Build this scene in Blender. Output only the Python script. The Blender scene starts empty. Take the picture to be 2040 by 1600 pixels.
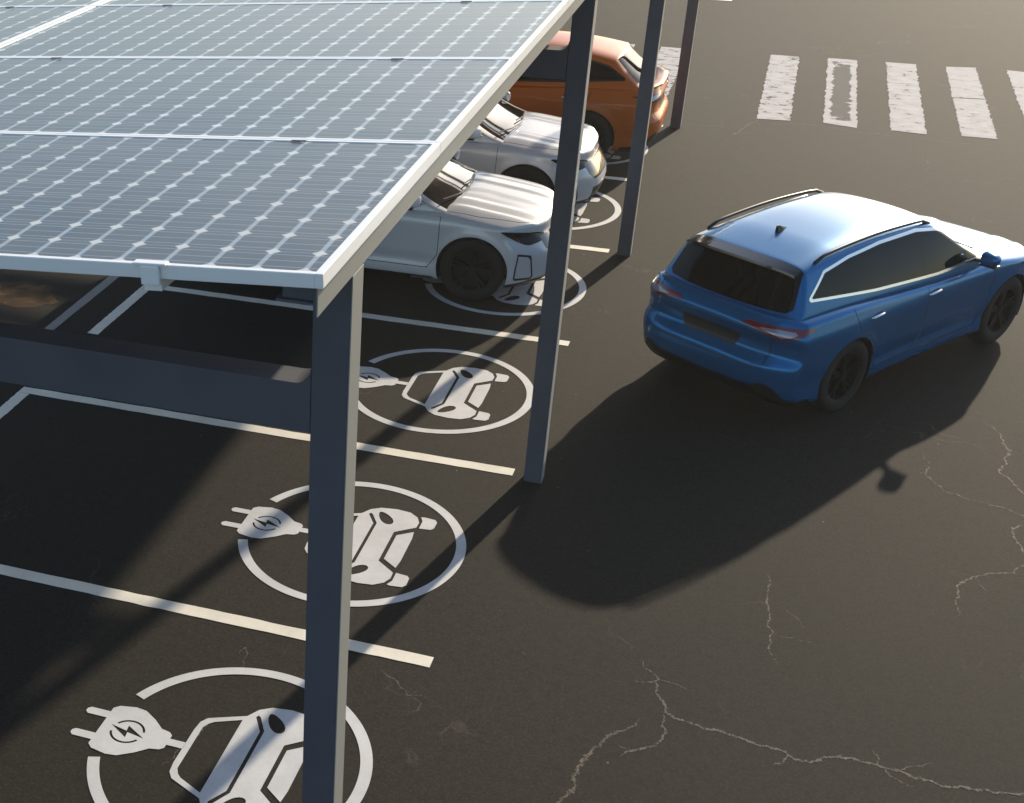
import bpy, bmesh, math, random
import numpy as np
from mathutils import Vector, Matrix
random.seed(7)
S = 3.03            # metres per parking bay width
sc = bpy.context.scene
COL = sc.collection
R = math.radians

# ------------------------------------------------------------------ helpers
def link(o, parent=None):
    COL.objects.link(o)
    if parent is not None: o.parent = parent
    return o

def tag(o, label=None, cat=None, group=None, kind=None):
    if label: o['label'] = label
    if cat: o['category'] = cat
    if group: o['group'] = group
    if kind: o['kind'] = kind
    return o

def empty(name, loc, rz=0):
    o = bpy.data.objects.new(name, None); link(o)
    o.location = loc; o.rotation_euler = (0, 0, rz); o.empty_display_size = .2
    return o

def mesh_obj(name, V, F, mats, parent=None, smooth=False, fm=None, normals=None):
    me = bpy.data.meshes.new(name)
    me.from_pydata([tuple(map(float, v)) for v in V], [], [tuple(f) for f in F])
    if not isinstance(mats, (list, tuple)): mats = [mats]
    for m in mats: me.materials.append(m)
    if fm is not None: me.polygons.foreach_set('material_index', fm)
    if smooth: me.polygons.foreach_set('use_smooth', [True] * len(me.polygons))
    me.update()
    if normals is not None:
        me.normals_split_custom_set_from_vertices([tuple(map(float, n)) for n in normals])
    o = bpy.data.objects.new(name, me)
    return link(o, parent)

class MB:
    """collects simple shapes into one mesh"""
    def __init__(s): s.V = []; s.F = []
    def add(s, V, F):
        n = len(s.V); s.V += [tuple(v) for v in V]; s.F += [tuple(i + n for i in f) for f in F]; return s
    def box(s, x0, x1, y0, y1, z0, z1):
        V = [(x, y, z) for x in (x0, x1) for y in (y0, y1) for z in (z0, z1)]
        return s.add(V, [(0, 1, 3, 2), (4, 6, 7, 5), (0, 4, 5, 1), (2, 3, 7, 6), (0, 2, 6, 4), (1, 5, 7, 3)])
    def bbox(s, x0, x1, y0, y1, z0, z1, b=.006):
        """bevelled box"""
        bm = bmesh.new()
        bmesh.ops.create_cube(bm, size=1)
        for v in bm.verts:
            v.co = ((x0 + x1) / 2 + v.co.x * (x1 - x0), (y0 + y1) / 2 + v.co.y * (y1 - y0), (z0 + z1) / 2 + v.co.z * (z1 - z0))
        bmesh.ops.bevel(bm, geom=bm.edges[:], offset=b, segments=2, affect='EDGES', profile=.6)
        bm.verts.index_update()
        s.add([tuple(v.co) for v in bm.verts], [[v.index for v in f.verts] for f in bm.faces]); bm.free(); return s
    def tube(s, pts, r, n=8, cap=True, ry=None):
        pts = [Vector(p) for p in pts]; rings = []
        for i, p in enumerate(pts):
            t = (pts[min(i + 1, len(pts) - 1)] - pts[max(i - 1, 0)]).normalized()
            a = t.cross(Vector((0, 0, 1)))
            if a.length < 1e-3: a = t.cross(Vector((0, 1, 0)))
            a.normalize(); b = a.cross(t).normalized()
            rr = r[i] if isinstance(r, (list, tuple)) else r
            rb = rr if ry is None else ry
            rings.append([p + a * rr * math.cos(2 * math.pi * k / n) + b * rb * math.sin(2 * math.pi * k / n) for k in range(n)])
        V = [v for q in rings for v in q]; F = []
        for i in range(len(rings) - 1):
            for k in range(n):
                F.append((i * n + k, i * n + (k + 1) % n, (i + 1) * n + (k + 1) % n, (i + 1) * n + k))
        if cap: F += [tuple(range(n))[::-1], tuple((len(rings) - 1) * n + k for k in range(n))]
        return s.add(V, F)
    def build(s, name, mat, parent=None, smooth=False):
        return mesh_obj(name, s.V, s.F, mat, parent, smooth)

# ------------------------------------------------------------------ materials
def mat(name, base=(.5, .5, .5), rough=.5, metal=0., spec=.5, coat=0., coat_rough=.03, emit=None):
    m = bpy.data.materials.new(name); m.use_nodes = True
    b = m.node_tree.nodes['Principled BSDF']
    b.inputs['Base Color'].default_value = (*base, 1)
    b.inputs['Roughness'].default_value = rough
    b.inputs['Metallic'].default_value = metal
    b.inputs['Specular IOR Level'].default_value = spec
    b.inputs['Coat Weight'].default_value = coat
    b.inputs['Coat Roughness'].default_value = coat_rough
    return m

class N:
    def __init__(s, m): s.t = m.node_tree; s.b = s.t.nodes['Principled BSDF']
    def n(s, typ, **kw):
        o = s.t.nodes.new(typ)
        for k, v in kw.items():
            if k == 'ins':
                for i, x in v.items():
                    if hasattr(x, 'links') or isinstance(x, bpy.types.NodeSocket): s.t.links.new(x, o.inputs[i])
                    else: o.inputs[i].default_value = x
            else: setattr(o, k, v)
        return o
    def math(s, op, a, b=None, c=None, clamp=False):
        o = s.n('ShaderNodeMath', operation=op); o.use_clamp = clamp
        for i, x in enumerate((a, b, c)):
            if x is None: continue
            if isinstance(x, bpy.types.NodeSocket): s.t.links.new(x, o.inputs[i])
            else: o.inputs[i].default_value = x
        return o.outputs[0]
    def mix(s, fac, a, b):
        o = s.n('ShaderNodeMix', data_type='RGBA')
        for i, x in ((0, fac), (6, a), (7, b)):
            if isinstance(x, bpy.types.NodeSocket): s.t.links.new(x, o.inputs[i])
            else: o.inputs[i].default_value = x if i == 0 else (*x, 1)
        return o.outputs[2]
    def noise(s, vec, scale, detail=4, rough=.5):
        o = s.n('ShaderNodeTexNoise', ins={'Scale': scale, 'Detail': detail, 'Roughness': rough})
        s.t.links.new(vec, o.inputs['Vector']); return o.outputs['Fac']
    def ramp(s, f, lo, hi, a=0., b=1.):
        o = s.n('ShaderNodeMapRange', ins={'From Min': lo, 'From Max': hi, 'To Min': a, 'To Max': b}); o.clamp = True
        s.t.links.new(f, o.inputs['Value']); return o.outputs[0]
    def bump(s, h, strength, dist):
        o = s.n('ShaderNodeBump', ins={'Strength': strength, 'Distance': dist}); s.t.links.new(h, o.inputs['Height'])
        s.t.links.new(o.outputs[0], s.b.inputs['Normal'])
    def set(s, name, sock): s.t.links.new(sock, s.b.inputs[name])
    def pos(s): return s.n('ShaderNodeNewGeometry').outputs['Position']
    def obj(s): return s.n('ShaderNodeTexCoord').outputs['Object']

def asphalt():
    m = mat('asphalt', (.05, .045, .038), .84, spec=.105); k = N(m); P = k.pos()
    big = k.noise(P, .35, 5, .6); mid = k.noise(P, 3., 5, .65); fine = k.noise(P, 38., 4, .75); grit = k.noise(P, 120., 2, .6)
    c = k.mix(k.ramp(big, .3, .7), ASPH[0], ASPH[1])
    c = k.mix(k.ramp(mid, .4, .7, 0, .12), c, ASPH[2])
    mot = k.noise(P, 11., 5, .7); c = k.mix(k.ramp(mot, .42, .68, 0, .40), c, (.028, .025, .0205))
    c = k.mix(k.ramp(mot, .5, .3, 0, .35), c, (.010, .009, .008))
    c = k.mix(k.ramp(fine, .5, .70, 0, .5), c, (.056, .049, .039))
    c = k.mix(k.ramp(grit, .60, .76, 0, .85), c, (.105, .094, .076))
    # faint hairline crazing
    d = k.n('ShaderNodeVectorMath', operation='ADD', ins={0: P})
    w = k.n('ShaderNodeTexNoise', ins={'Scale': 1.7, 'Detail': 5.}); k.t.links.new(P, w.inputs['Vector'])
    k.t.links.new(w.outputs['Color'], d.inputs[1])
    v = k.n('ShaderNodeTexVoronoi', feature='DISTANCE_TO_EDGE', ins={'Scale': .55}); k.t.links.new(d.outputs[0], v.inputs['Vector'])
    line = k.ramp(v.outputs['Distance'], .002, .007, 1, 0)
    msk = k.math('MULTIPLY', line, k.ramp(k.noise(P, .9, 4, .6), .55, .68))
    c = k.mix(k.math('MULTIPLY', msk, .35), c, (.17, .14, .11))
    spk = k.n('ShaderNodeTexVoronoi', ins={'Scale': 3.2}); k.t.links.new(P, spk.inputs['Vector'])
    c = k.mix(k.ramp(spk.outputs['Distance'], .012, .03, .8, 0), c, (.28, .22, .15))
    k.set('Base Color', c)
    h = k.math('ADD', k.math('MULTIPLY', fine, .5), grit)
    k.bump(h, .25, .004)
    return m

def paint_line(name, base, wear=.3, scale=1., heavy=False):
    m = mat(name, base, .55, spec=.4); k = N(m); P = k.pos()
    a = k.noise(P, 2.2 * scale, 6, .7); f = k.noise(P, 45., 3, .7)
    lo = tuple(x * .78 for x in base)
    c = k.mix(k.ramp(a, .35, .7), base, lo)
    c = k.mix(k.ramp(f, .62, .8, 0, .5 if not heavy else .3), c, (.16, .15, .13))
    k.set('Base Color', c); k.bump(f, .2, .003)
    return m

def stripe_mat(name, wear, off, hollow):
    """worn crosswalk paint; asphalt shows through as transparent gaps"""
    m = mat(name, (.8, .76, .74), .85, spec=.08); k = N(m)
    tc = k.n('ShaderNodeTexCoord').outputs['Object']
    mp = k.n('ShaderNodeMapping', ins={'Scale': (2.6, 3.4, 1), 'Location': (off, off * 2.3, 0)}); k.t.links.new(tc, mp.inputs[0])
    a = k.noise(mp.outputs[0], 1.4, 7, .72)
    b = k.noise(tc, 40., 3, .7)
    s = k.math('ADD', a, k.math('MULTIPLY', k.math('SUBTRACT', b, .5), .22))
    if hollow:
        xy = k.n('ShaderNodeSeparateXYZ'); k.t.links.new(tc, xy.inputs[0])
        ex = k.math('ABSOLUTE', xy.outputs[0]); ey = k.math('ABSOLUTE', xy.outputs[1])
        e = k.math('MAXIMUM', k.ramp(ex, .10, .19), k.ramp(ey, 1.7, 2.3))
        s = k.math('ADD', s, k.math('MULTIPLY', k.math('SUBTRACT', 1., e), .24))
        s = k.math('SUBTRACT', s, k.math('MULTIPLY', e, .1))
    gone = k.ramp(s, wear, wear + .05)
    al = k.math('SUBTRACT', 1., k.math('MULTIPLY', gone, .80))
    k.set('Alpha', al)
    k.set('Base Color', k.mix(k.ramp(a, .3, .6), (.58, .555, .545), (.44, .42, .405)))
    return m

def cell_mat():
    m = mat('photovoltaic_glass', (.03, .05, .1), .3, spec=.14, coat=.20, coat_rough=.12); k = N(m)
    uv = k.n('ShaderNodeUVMap').outputs[0]
    s = k.n('ShaderNodeSeparateXYZ'); k.t.links.new(uv, s.inputs[0])
    fx = k.math('FRACT', s.outputs[0]); fy = k.math('FRACT', s.outputs[1])
    ex = k.math('SUBTRACT', .5, k.math('ABSOLUTE', k.math('SUBTRACT', fx, .5)))   # distance to cell edge (cells)
    ey = k.math('SUBTRACT', .5, k.math('ABSOLUTE', k.math('SUBTRACT', fy, .5)))
    gx = k.ramp(ex, .038, .072, 1, 0); gy = k.ramp(ey, .008, .018, 1, 0)
    dm = k.ramp(k.math('ADD', ex, ey), .150, .19, 1, 0)
    bf = k.math('FRACT', k.math('ADD', k.math('MULTIPLY', fy, 3.), 0.)); 
    bb = k.ramp(k.math('ABSOLUTE', k.math('SUBTRACT', bf, .5)), .035, .06, 1, 0)
    # slight cell to cell tone
    fl = k.n('ShaderNodeVectorMath', operation='FLOOR', ins={0: uv})
    wn = k.n('ShaderNodeTexWhiteNoise', noise_dimensions='2D'); k.t.links.new(fl.outputs[0], wn.inputs['Vector'])
    cell = k.mix(wn.outputs['Value'], PV[0], PV[1])
    c = k.mix(k.math('MULTIPLY', bb, .5), cell, (.36, .43, .48))
    c = k.mix(k.math('MULTIPLY', gx, .55), c, (.48, .58, .65))
    c = k.mix(k.math('MULTIPLY', gy, .35), c, (.42, .52, .6))
    c = k.mix(k.math('MULTIPLY', dm, .8), c, (.66, .67, .64))
    dust = k.noise(k.pos(), .8, 6, .65)
    oi = k.n('ShaderNodeObjectInfo').outputs['Random']
    c = k.mix(k.ramp(dust, .38, .75, 0, .14), c, (.34, .32, .28))
    c = k.mix(k.math('MULTIPLY', oi, .10), c, (.16, .17, .18))
    k.set('Base Color', c)
    k.set('Coat Roughness', k.ramp(dust, .3, .7, .09, .2))
    return m

def steel():
    m = mat('powder_coated_steel', STEEL, .5, spec=.5); k = N(m); P = k.pos()
    a = k.noise(P, 3., 5, .6)
    k.set('Base Color', k.mix(k.ramp(a, .35, .7), STEEL, tuple(x * .82 for x in STEEL)))
    k.set('Roughness', k.ramp(k.noise(P, 30., 3, .6), .2, .8, .42, .58))
    return m

def car_paint(name, base, metal=.0, rough=.35, coat=.7):
    m = mat(name, base, rough, metal=metal, spec=.2, coat=coat, coat_rough=.04); k = N(m)
    f = k.noise(k.obj(), 900., 2, .5)
    k.set('Base Color', k.mix(k.ramp(f, .3, .7), tuple(x * .92 for x in base), tuple(min(1, x * 1.06) for x in base)))
    return m

ASPH = [(.0175, .0152, .0118), (.0225, .0196, .0152), (.0155, .0138, .0112)]
PV = [(.046, .066, .080), (.058, .078, .092)]
STEEL = (.085, .090, .110)
M = {}
M['asphalt'] = asphalt()
M['line'] = paint_line('bay_line_paint', (.84, .79, .68))
M['emblem'] = paint_line('emblem_paint', (.62, .62, .63))
M['greyline'] = paint_line('faded_grey_paint', (.17, .17, .16))
M['crack'] = mat('crack_filler', (.24, .20, .155), .8, spec=.2)
k_ = N(M['crack']); P_ = k_.pos()
k_.set('Base Color', k_.mix(k_.ramp(k_.noise(P_, 14., 5, .7), .35, .7), (.150, .128, .100), (.045, .039, .031)))
k_.set('Alpha', k_.ramp(k_.noise(P_, 22., 5, .75), .34, .52, .15, 1.))
M['russet'] = mat('brown_patch', (.12, .062, .024), .8, spec=.2)  # brown ground patch, its alpha broken up by noise
k_ = N(M['russet']); k_.set('Alpha', k_.ramp(k_.noise(k_.pos(), 2.5, 5, .6), .36, .6))
M['cell'] = cell_mat()
M['alu'] = mat('anodised_aluminium', (.86, .86, .84), .4, metal=.1, spec=.5)
M['steel'] = steel()
M['plate'] = mat('sunlit_face_tone', (.27, .27, .25), .55, metal=.1)  # paler than the steel: sunlight on the outer faces put into the colour
M['glass'] = mat('tinted_glass', (.004, .004, .004), .04, spec=.18)
M['screen'] = mat('windscreen_glass', (.012, .011, .009), .06, spec=.6, coat=.6, coat_rough=.04)
M['black'] = mat('black_trim', (.010, .010, .011), .4)
M['gloss_black'] = mat('gloss_black', (.008, .008, .009), .12, spec=.5, coat=.5)
M['rubber'] = mat('tyre_rubber', (.012, .012, .012), .75, spec=.3)
M['rim'] = mat('dark_alloy', (.014, .014, .016), .35, metal=.5)
M['chrome'] = mat('bright_trim', (.85, .84, .80), .22, metal=.9)
M['red'] = mat('red_lamp', (.17, .010, .016), .2, coat=.6)
M['clear'] = mat('lamp_glass', (.30, .28, .33), .15, metal=.3, coat=.7)
M['headlamp'] = mat('head_lamp_glass', (.010, .011, .015), .18, spec=.22)
M['blue'] = car_paint('blue_paint', (.004, .128, .31), .5, .24, .32)
M['white'] = car_paint('white_paint', (.58, .58, .60), .15)
M['orange'] = car_paint('orange_paint', (.52, .105, .0015), 0., .5, .45)

# ------------------------------------------------------------------ interpolation
def pchip(xs, ys):
    xs = np.array(xs, float); ys = np.array(ys, float)
    if xs[0] > xs[-1]: xs = xs[::-1]; ys = ys[::-1]
    h = np.diff(xs); d = np.diff(ys) / h; m = np.zeros(len(xs))
    for i in range(1, len(xs) - 1):
        if d[i - 1] * d[i] > 0:
            w1 = 2 * h[i] + h[i - 1]; w2 = h[i] + 2 * h[i - 1]
            m[i] = (w1 + w2) / (w1 / d[i - 1] + w2 / d[i])
    m[0] = d[0]; m[-1] = d[-1]
    def f(x):
        x = np.clip(np.asarray(x, float), xs[0], xs[-1]); i = np.clip(np.searchsorted(xs, x) - 1, 0, len(h) - 1)
        t = (x - xs[i]) / h[i]
        return ((1 + 2 * t) * (1 - t) ** 2 * ys[i] + t * (1 - t) ** 2 * h[i] * m[i] + t * t * (3 - 2 * t) * ys[i + 1] + t * t * (t - 1) * h[i] * m[i + 1])
    return f

def sstep(a, b, x):
    t = np.clip((x - a) / (b - a), 0, 1); return t * t * (3 - 2 * t)

# ------------------------------------------------------------------ shells that are cut into parts
def lattice(nx, ny, nz):
    """surface of a box lattice: returns params (n,3), faces, group per face"""
    idx = {}; P = []; F = []; G = []
    def v(i, j, k):
        q = (i, j, k)
        if q not in idx: idx[q] = len(P); P.append((i / nx, 2 * j / ny - 1, k / nz))
        return idx[q]
    for i in range(nx):
        for j in range(ny):
            F.append((v(i, j, nz), v(i + 1, j, nz), v(i + 1, j + 1, nz), v(i, j + 1, nz))); G.append('top')
            F.append((v(i, j, 0), v(i, j + 1, 0), v(i + 1, j + 1, 0), v(i + 1, j, 0))); G.append('bottom')
        for k in range(nz):
            F.append((v(i, 0, k), v(i + 1, 0, k), v(i + 1, 0, k + 1), v(i, 0, k + 1))); G.append('right')
            F.append((v(i, ny, k), v(i, ny, k + 1), v(i + 1, ny, k + 1), v(i + 1, ny, k))); G.append('left')
    for j in range(ny):
        for k in range(nz):
            F.append((v(0, j, k), v(0, j, k + 1), v(0, j + 1, k + 1), v(0, j + 1, k))); G.append('rear')
            F.append((v(nx, j, k), v(nx, j + 1, k), v(nx, j + 1, k + 1), v(nx, j, k + 1))); G.append('front')
    return np.array(P), F, G

def relax(V, F, it, lam=.5, keep=None):
    n = len(V); E = set()
    for f in F:
        for a, b in zip(f, f[1:] + f[:1]): E.add((min(a, b), max(a, b)))
    E = np.array(list(E)); deg = np.zeros(n)
    np.add.at(deg, E[:, 0], 1); np.add.at(deg, E[:, 1], 1)
    for _ in range(it):
        A = np.zeros_like(V); np.add.at(A, E[:, 0], V[E[:, 1]]); np.add.at(A, E[:, 1], V[E[:, 0]])
        W = A / deg[:, None]
        if keep is not None: W[keep] = V[keep]
        V = V + lam * (W - V)
    return V

class Shell:
    def __init__(s, V, F, G):
        s.V = [np.array(v) for v in V]; s.F = list(F); s.G = list(G)
        Nn = np.zeros_like(V)
        for f in F:
            a, b, c, d = (V[i] for i in f); nn = np.cross(c - a, d - b)
            for i in f: Nn[i] += nn
        Nn /= np.linalg.norm(Nn, axis=1)[:, None] + 1e-12
        s.N = [x for x in Nn]
    def take(s, field, groups, cond=None):
        """removes from the shell the faces where field<0 (cut exactly along field=0) and returns them"""
        A = np.array(s.V); val = field(A); val = np.where(np.abs(val) < 1e-7, 1e-7, val); val = list(val)
        cache = {}; inside = []; F2 = []; G2 = []
        def cut(a, b):
            q = (min(a, b), max(a, b))
            if q not in cache:
                t = val[a] / (val[a] - val[b]); s.V.append(s.V[a] + t * (s.V[b] - s.V[a]))
                nn = s.N[a] + t * (s.N[b] - s.N[a]); s.N.append(nn / (np.linalg.norm(nn) + 1e-12)); val.append(0.)
                cache[q] = len(s.V) - 1
            return cache[q]
        for f, g in zip(s.F, s.G):
            if g not in groups or (cond is not None and not cond(np.mean([s.V[i] for i in f], 0))):
                F2.append(f); G2.append(g); continue
            sg = [val[i] < 0 for i in f]
            if all(sg): inside.append(f)
            elif not any(sg): F2.append(f); G2.append(g)
            else:
                pi = []; po = []
                for q, a in enumerate(f):
                    b = f[(q + 1) % len(f)]
                    (pi if sg[q] else po).append(a)
                    if sg[q] != sg[(q + 1) % len(f)]:
                        c = cut(a, b); pi.append(c); po.append(c)
                if len(pi) > 2: inside.append(tuple(pi))
                if len(po) > 2: F2.append(tuple(po)); G2.append(g)
        s.F, s.G = F2, G2
        return inside
    def rest(s, groups=None):
        r = [f for f, g in zip(s.F, s.G) if groups is None or g in groups]
        k = [(f, g) for f, g in zip(s.F, s.G) if not (groups is None or g in groups)]
        s.F = [x[0] for x in k]; s.G = [x[1] for x in k]
        return r
    def band(s, fld, w, groups, cond=None):
        """cuts out the region fld<w; returns (inner faces, band faces)"""
        f = s.take(lambda A: fld(A) - w, groups, cond)
        t = s.sub(f); inner = t.take(lambda A: fld(A) + w, ('l',))
        return inner, t.F
    def sub(s, f):
        t = Shell.__new__(Shell); t.V, t.N, t.F, t.G = s.V, s.N, list(f), ['l'] * len(f); return t
    def build(s, name, faces, m, parent, off=0., rim=0.):
        if not faces: return None
        used = sorted({i for f in faces for i in f}); mp = {a: i for i, a in enumerate(used)}
        V = [s.V[i] + s.N[i] * off for i in used]; F = [tuple(mp[i] for i in f) for f in faces]; Nn = [s.N[i] for i in used]
        if rim:
            cnt = {}
            for f in F:
                for a, b in zip(f, f[1:] + f[:1]): cnt[(a, b)] = 1
            bd = [e for e in cnt if (e[1], e[0]) not in cnt]; ex = {}
            for e in bd:
                for a in e:
                    if a not in ex: ex[a] = len(V); V.append(V[a] - Nn[a] * rim); Nn.append(Nn[a])
            for a, b in bd: F.append((b, a, ex[a], ex[b]))
        return mesh_obj(name, V, F, m, parent, True, None, Nn)

def poly_sd(px, pz, poly, r=0.):
    """signed distance (negative inside) to a polygon; r rounds the corners outward"""
    px = np.asarray(px); pz = np.asarray(pz); d = np.full(px.shape, 1e9); ins = np.zeros(px.shape, bool)
    n = len(poly)
    for i in range(n):
        ax, az = poly[i]; bx, bz = poly[(i + 1) % n]
        ex, ez = bx - ax, bz - az; wx, wz = px - ax, pz - az
        t = np.clip((wx * ex + wz * ez) / (ex * ex + ez * ez), 0, 1)
        d = np.minimum(d, (wx - t * ex) ** 2 + (wz - t * ez) ** 2)
        c = ((az > pz) != (bz > pz)) & (px < (bx - ax) * (pz - az) / (bz - az + 1e-12) + ax)
        ins ^= c
    d = np.sqrt(d)
    return np.where(ins, -d, d) - r

# ------------------------------------------------------------------ cars
AX = 1.3825; WR = .372
def make_wheel(parent, x, y, side, front):
    w = empty('wheel', (x, y, WR)); w.parent = parent
    mb = MB(); n = 48
    prof = [(.245, -.10), (.262, -.118), (.335, -.118), (.362, -.104), (WR, -.075), (WR, .075), (.362, .104), (.335, .118), (.262, .118), (.245, .10)]
    V = []; F = []
    for k in range(n):
        a = 2 * math.pi * k / n
        V += [(r * math.cos(a), t, r * math.sin(a)) for r, t in prof]
    q = len(prof)
    for k in range(n):
        for i in range(q - 1):
            a, b = k * q + i, k * q + i + 1; c, d = ((k + 1) % n) * q + i + 1, ((k + 1) % n) * q + i
            F.append((a, b, c, d))
    mesh_obj('tyre', V, F, M['rubber'], w, True)
    # rim: barrel, dish, five twin spokes, hub
    mb = MB(); yo = .098 * side
    def ring(r0, y0, r1, y1):
        V = []; F = []
        for k in range(n):
            a = 2 * math.pi * k / n; V += [(r0 * math.cos(a), y0, r0 * math.sin(a)), (r1 * math.cos(a), y1, r1 * math.sin(a))]
        for k in range(n):
            a = 2 * k; b = 2 * ((k + 1) % n); F.append((a, a + 1, b + 1, b))
        mb.add(V, F)
    ring(.262, yo * 1.02, .238, yo * 1.02); ring(.238, yo * 1.02, .225, yo * .2); ring(.225, yo * .2, .0, yo * .15); ring(.05, yo * .95, .0, yo * 1.0); ring(.05, yo * .95, .06, yo * .3)
    for s5 in range(5):
        for dd in (-.13, .13):
            a = 2 * math.pi * (s5 + .25) / 5; a0 = a + dd * 1.8; a1 = a + dd
            ca, sa = math.cos(a1), math.sin(a1); hw = .017
            p0 = (.045 * math.cos(a0), .045 * math.sin(a0)); p1 = (.24 * ca, .24 * sa)
            nx, nz = -sa * hw, ca * hw
            V = []
            for (px, pz), y_ in ((p0, yo * .86), (p1, yo * .98)):
                V += [(px - nx, y_, pz - nz), (px + nx, y_, pz + nz), (px + nx, y_ - .03 * side, pz + nz), (px - nx, y_ - .03 * side, pz - nz)]
            mb.add(V, [(0, 1, 5, 4), (1, 2, 6, 5), (2, 3, 7, 6), (3, 0, 4, 7)])
    mb.build('rim', M['rim'], w)
    return w

def make_car(name, paint, coupe=False):
    root = empty(name, (0, 0, 0))
    T = pchip([-2.42, -2.1, -1.6, -.6, .3, .8, 1.05, 1.5, 1.9, 2.12, 2.30], [1.06, 1.12, 1.125, 1.085, 1.045, 1.03, 1.035, .99, .93, .865, .75])
    W = pchip([-2.42, -2.1, -1.38, -.5, .5, 1.38, 1.8, 2.1, 2.30], [.86, .915, .945, .925, .925, .94, .915, .87, .80])
    Yp = pchip([.18, .24, .34, .42, .55, .72, .86, .90, 1.0, 1.1], [.90, .965, .972, .968, .985, .995, 1.0, .992, .955, .925])
    rearx = pchip([.18, .28, .40, .50, .60, .645, .69, .80, .91, .95, 1.00, 1.10], [.17, .06, .012, 0, .004, .03, .078, .088, .050, .045, .075, .125])
    frontx = pchip([.18, .30, .42, .55, .68, .76, .84, .92], [.10, .02, 0, .005, .02, .05, .10, .16])
    P, F, G = lattice(168, 60, 36)
    a, b, c = P.T; ab = np.abs(b)
    zn = .19 + c * .88
    xr = -2.385 + rearx(zn) + .21 * ab ** 5.5
    xf = 2.275 - frontx(zn) - .40 * ab ** 3.6
    x = xr + a * (xf - xr)
    ztop = T(x) - .035 * ab ** 2 - .035 * ab ** 10
    hood = sstep(.95, 1.25, x) * (1 - sstep(2.0, 2.25, x))
    yy = ab * .92
    ztop = ztop + hood * (.014 * sstep(.34, .375, yy) * (1 - sstep(.40, .70, yy)) + .018 * sstep(.60, .63, yy) * (1 - sstep(.66, .86, yy)))
    zb = .19 + .05 * sstep(1.9, 2.3, x) + .07 * sstep(1.95, 2.35, -x)
    z = zb + c * (ztop - zb)
    y = b * W(x) * Yp(z)
    # lower door scallop and wheel-arch flares
    sd = (ab > .999).astype(float)
    mid = sstep(-1.1, -.8, x) * (1 - sstep(.8, 1.05, x))
    y -= np.sign(b) * sd * mid * .014 * np.exp(-((z - .41) / .05) ** 2)
    for xa in (-AX, AX):
        rr = np.hypot(x - xa, z - WR); y += np.sign(b) * (ab > .9) * .020 * sstep(.52, .41, rr) * sstep(.30, .40, rr) if False else np.sign(b) * (ab > .9) * .018 * (1 - sstep(.415, .50, rr))
    V = np.stack([x, y, z], 1)
    V = relax(V, F, 3, .5)
    sh = Shell(V, F, G)
    sides = ('left', 'right'); ends_r = ('rear', 'left', 'right'); ends_f = ('front', 'left', 'right')
    for xa in (-AX, AX):
        sh.take(lambda A: np.hypot(A[:, 0] - xa, A[:, 2] - WR) - .408, sides)
        sh.take(lambda A: np.maximum(np.abs(A[:, 0] - xa) - .42, .60 - np.abs(A[:, 1])), ('bottom',))
        n = 24
        for s_ in (-1, 1):
            mb = MB(); V2 = []
            for k in range(n + 1):
                th = math.pi * (-.12 + 1.24 * k / n)
                for yv in (.60, .915): V2.append((xa + .407 * math.cos(th), s_ * yv, WR + .407 * math.sin(th)))
            F2 = [(2 * k, 2 * k + 1, 2 * k + 3, 2 * k + 2) for k in range(n)] + [tuple(2 * k for k in range(n + 1))]
            mb.add(V2, F2); mb.build('wheel_arch_liner', M['black'], root)
    q_r = lambda A: np.abs(A[:, 1]) + .9 * (A[:, 0] + 2.36)
    q_f = lambda A: np.abs(A[:, 1]) + .9 * (2.26 - A[:, 0])
    sidepick = lambda s_: (lambda m: m[1] * s_ > 0)
    # ---- rear: lamps, tailgate, plate recess, black lower bumper
    for s_ in (-1, 1):
        lp = [(.34, .985), (.46, 1.018), (.78, 1.022), (1.26, 1.012), (1.24, .998), (.98, .925), (.82, .905), (.64, .940)]
        f = sh.take(lambda A: poly_sd(q_r(A), A[:, 2], lp), ends_r, lambda m: m[1] * s_ > 0 and m[0] < -1.8)
        li = [(.54, .984), (.78, .998), (1.06, .986), (.94, .940), (.82, .926), (.70, .954)]
        t = Shell.__new__(Shell); t.V, t.N, t.F, t.G = sh.V, sh.N, f, ['l'] * len(f)
        f2 = t.take(lambda A: poly_sd(q_r(A), A[:, 2], li), ('l',))
        o = sh.build('tail_light', t.F, M['red'], root, .004, .01)
        sh.build('lens', f2, M['clear'], o, .005, .006)
    f = sh.take(lambda A: poly_sd(np.abs(A[:, 1]), A[:, 2], [(-.29, .735), (.29, .735), (.33, .845), (-.33, .845)], .01), ('rear',))
    sh.build('plate_recess', f, M['black'], root, -.004)
    low = [(-.1, .1), (1.34, .1), (1.34, .27), (.98, .31), (.80, .44), (.66, .47), (.58, .42), (-.1, .40)]
    f = sh.take(lambda A: poly_sd(q_r(A), A[:, 2], low), ends_r, lambda m: m[0] < -1.78)
    sh.build('rear_diffuser', f, M['black'], root, 0)
    tg = lambda A: poly_sd(np.abs(A[:, 1]), A[:, 2], [(-.7, .60), (.60, .60), (.64, .66), (.66, .95), (.68, 1.25), (-.68, 1.25), (-.72, .6)])
    f, bd = sh.band(tg, .004, ('rear',)); sh.build('seam', bd, M['black'], root, -.003); sh.build('tailgate', f, paint, root)
    # ---- front: grille, intake, air curtains, head lamps
    f = sh.take(lambda A: poly_sd(np.abs(A[:, 1]), A[:, 2], [(-.52, .55), (.46, .55), (.54, .62), (.55, .735), (-.55, .735)], .012), ('front',))
    sh.build('grille', f, M['gloss_black'], root, .004, .01)
    f = sh.take(lambda A: poly_sd(np.abs(A[:, 1]), A[:, 2], [(-.52, .27), (.54, .27), (.50, .43), (-.50, .43)]), ('front',))
    sh.build('air_intake', f, M['black'], root, -.01, .01)
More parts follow.
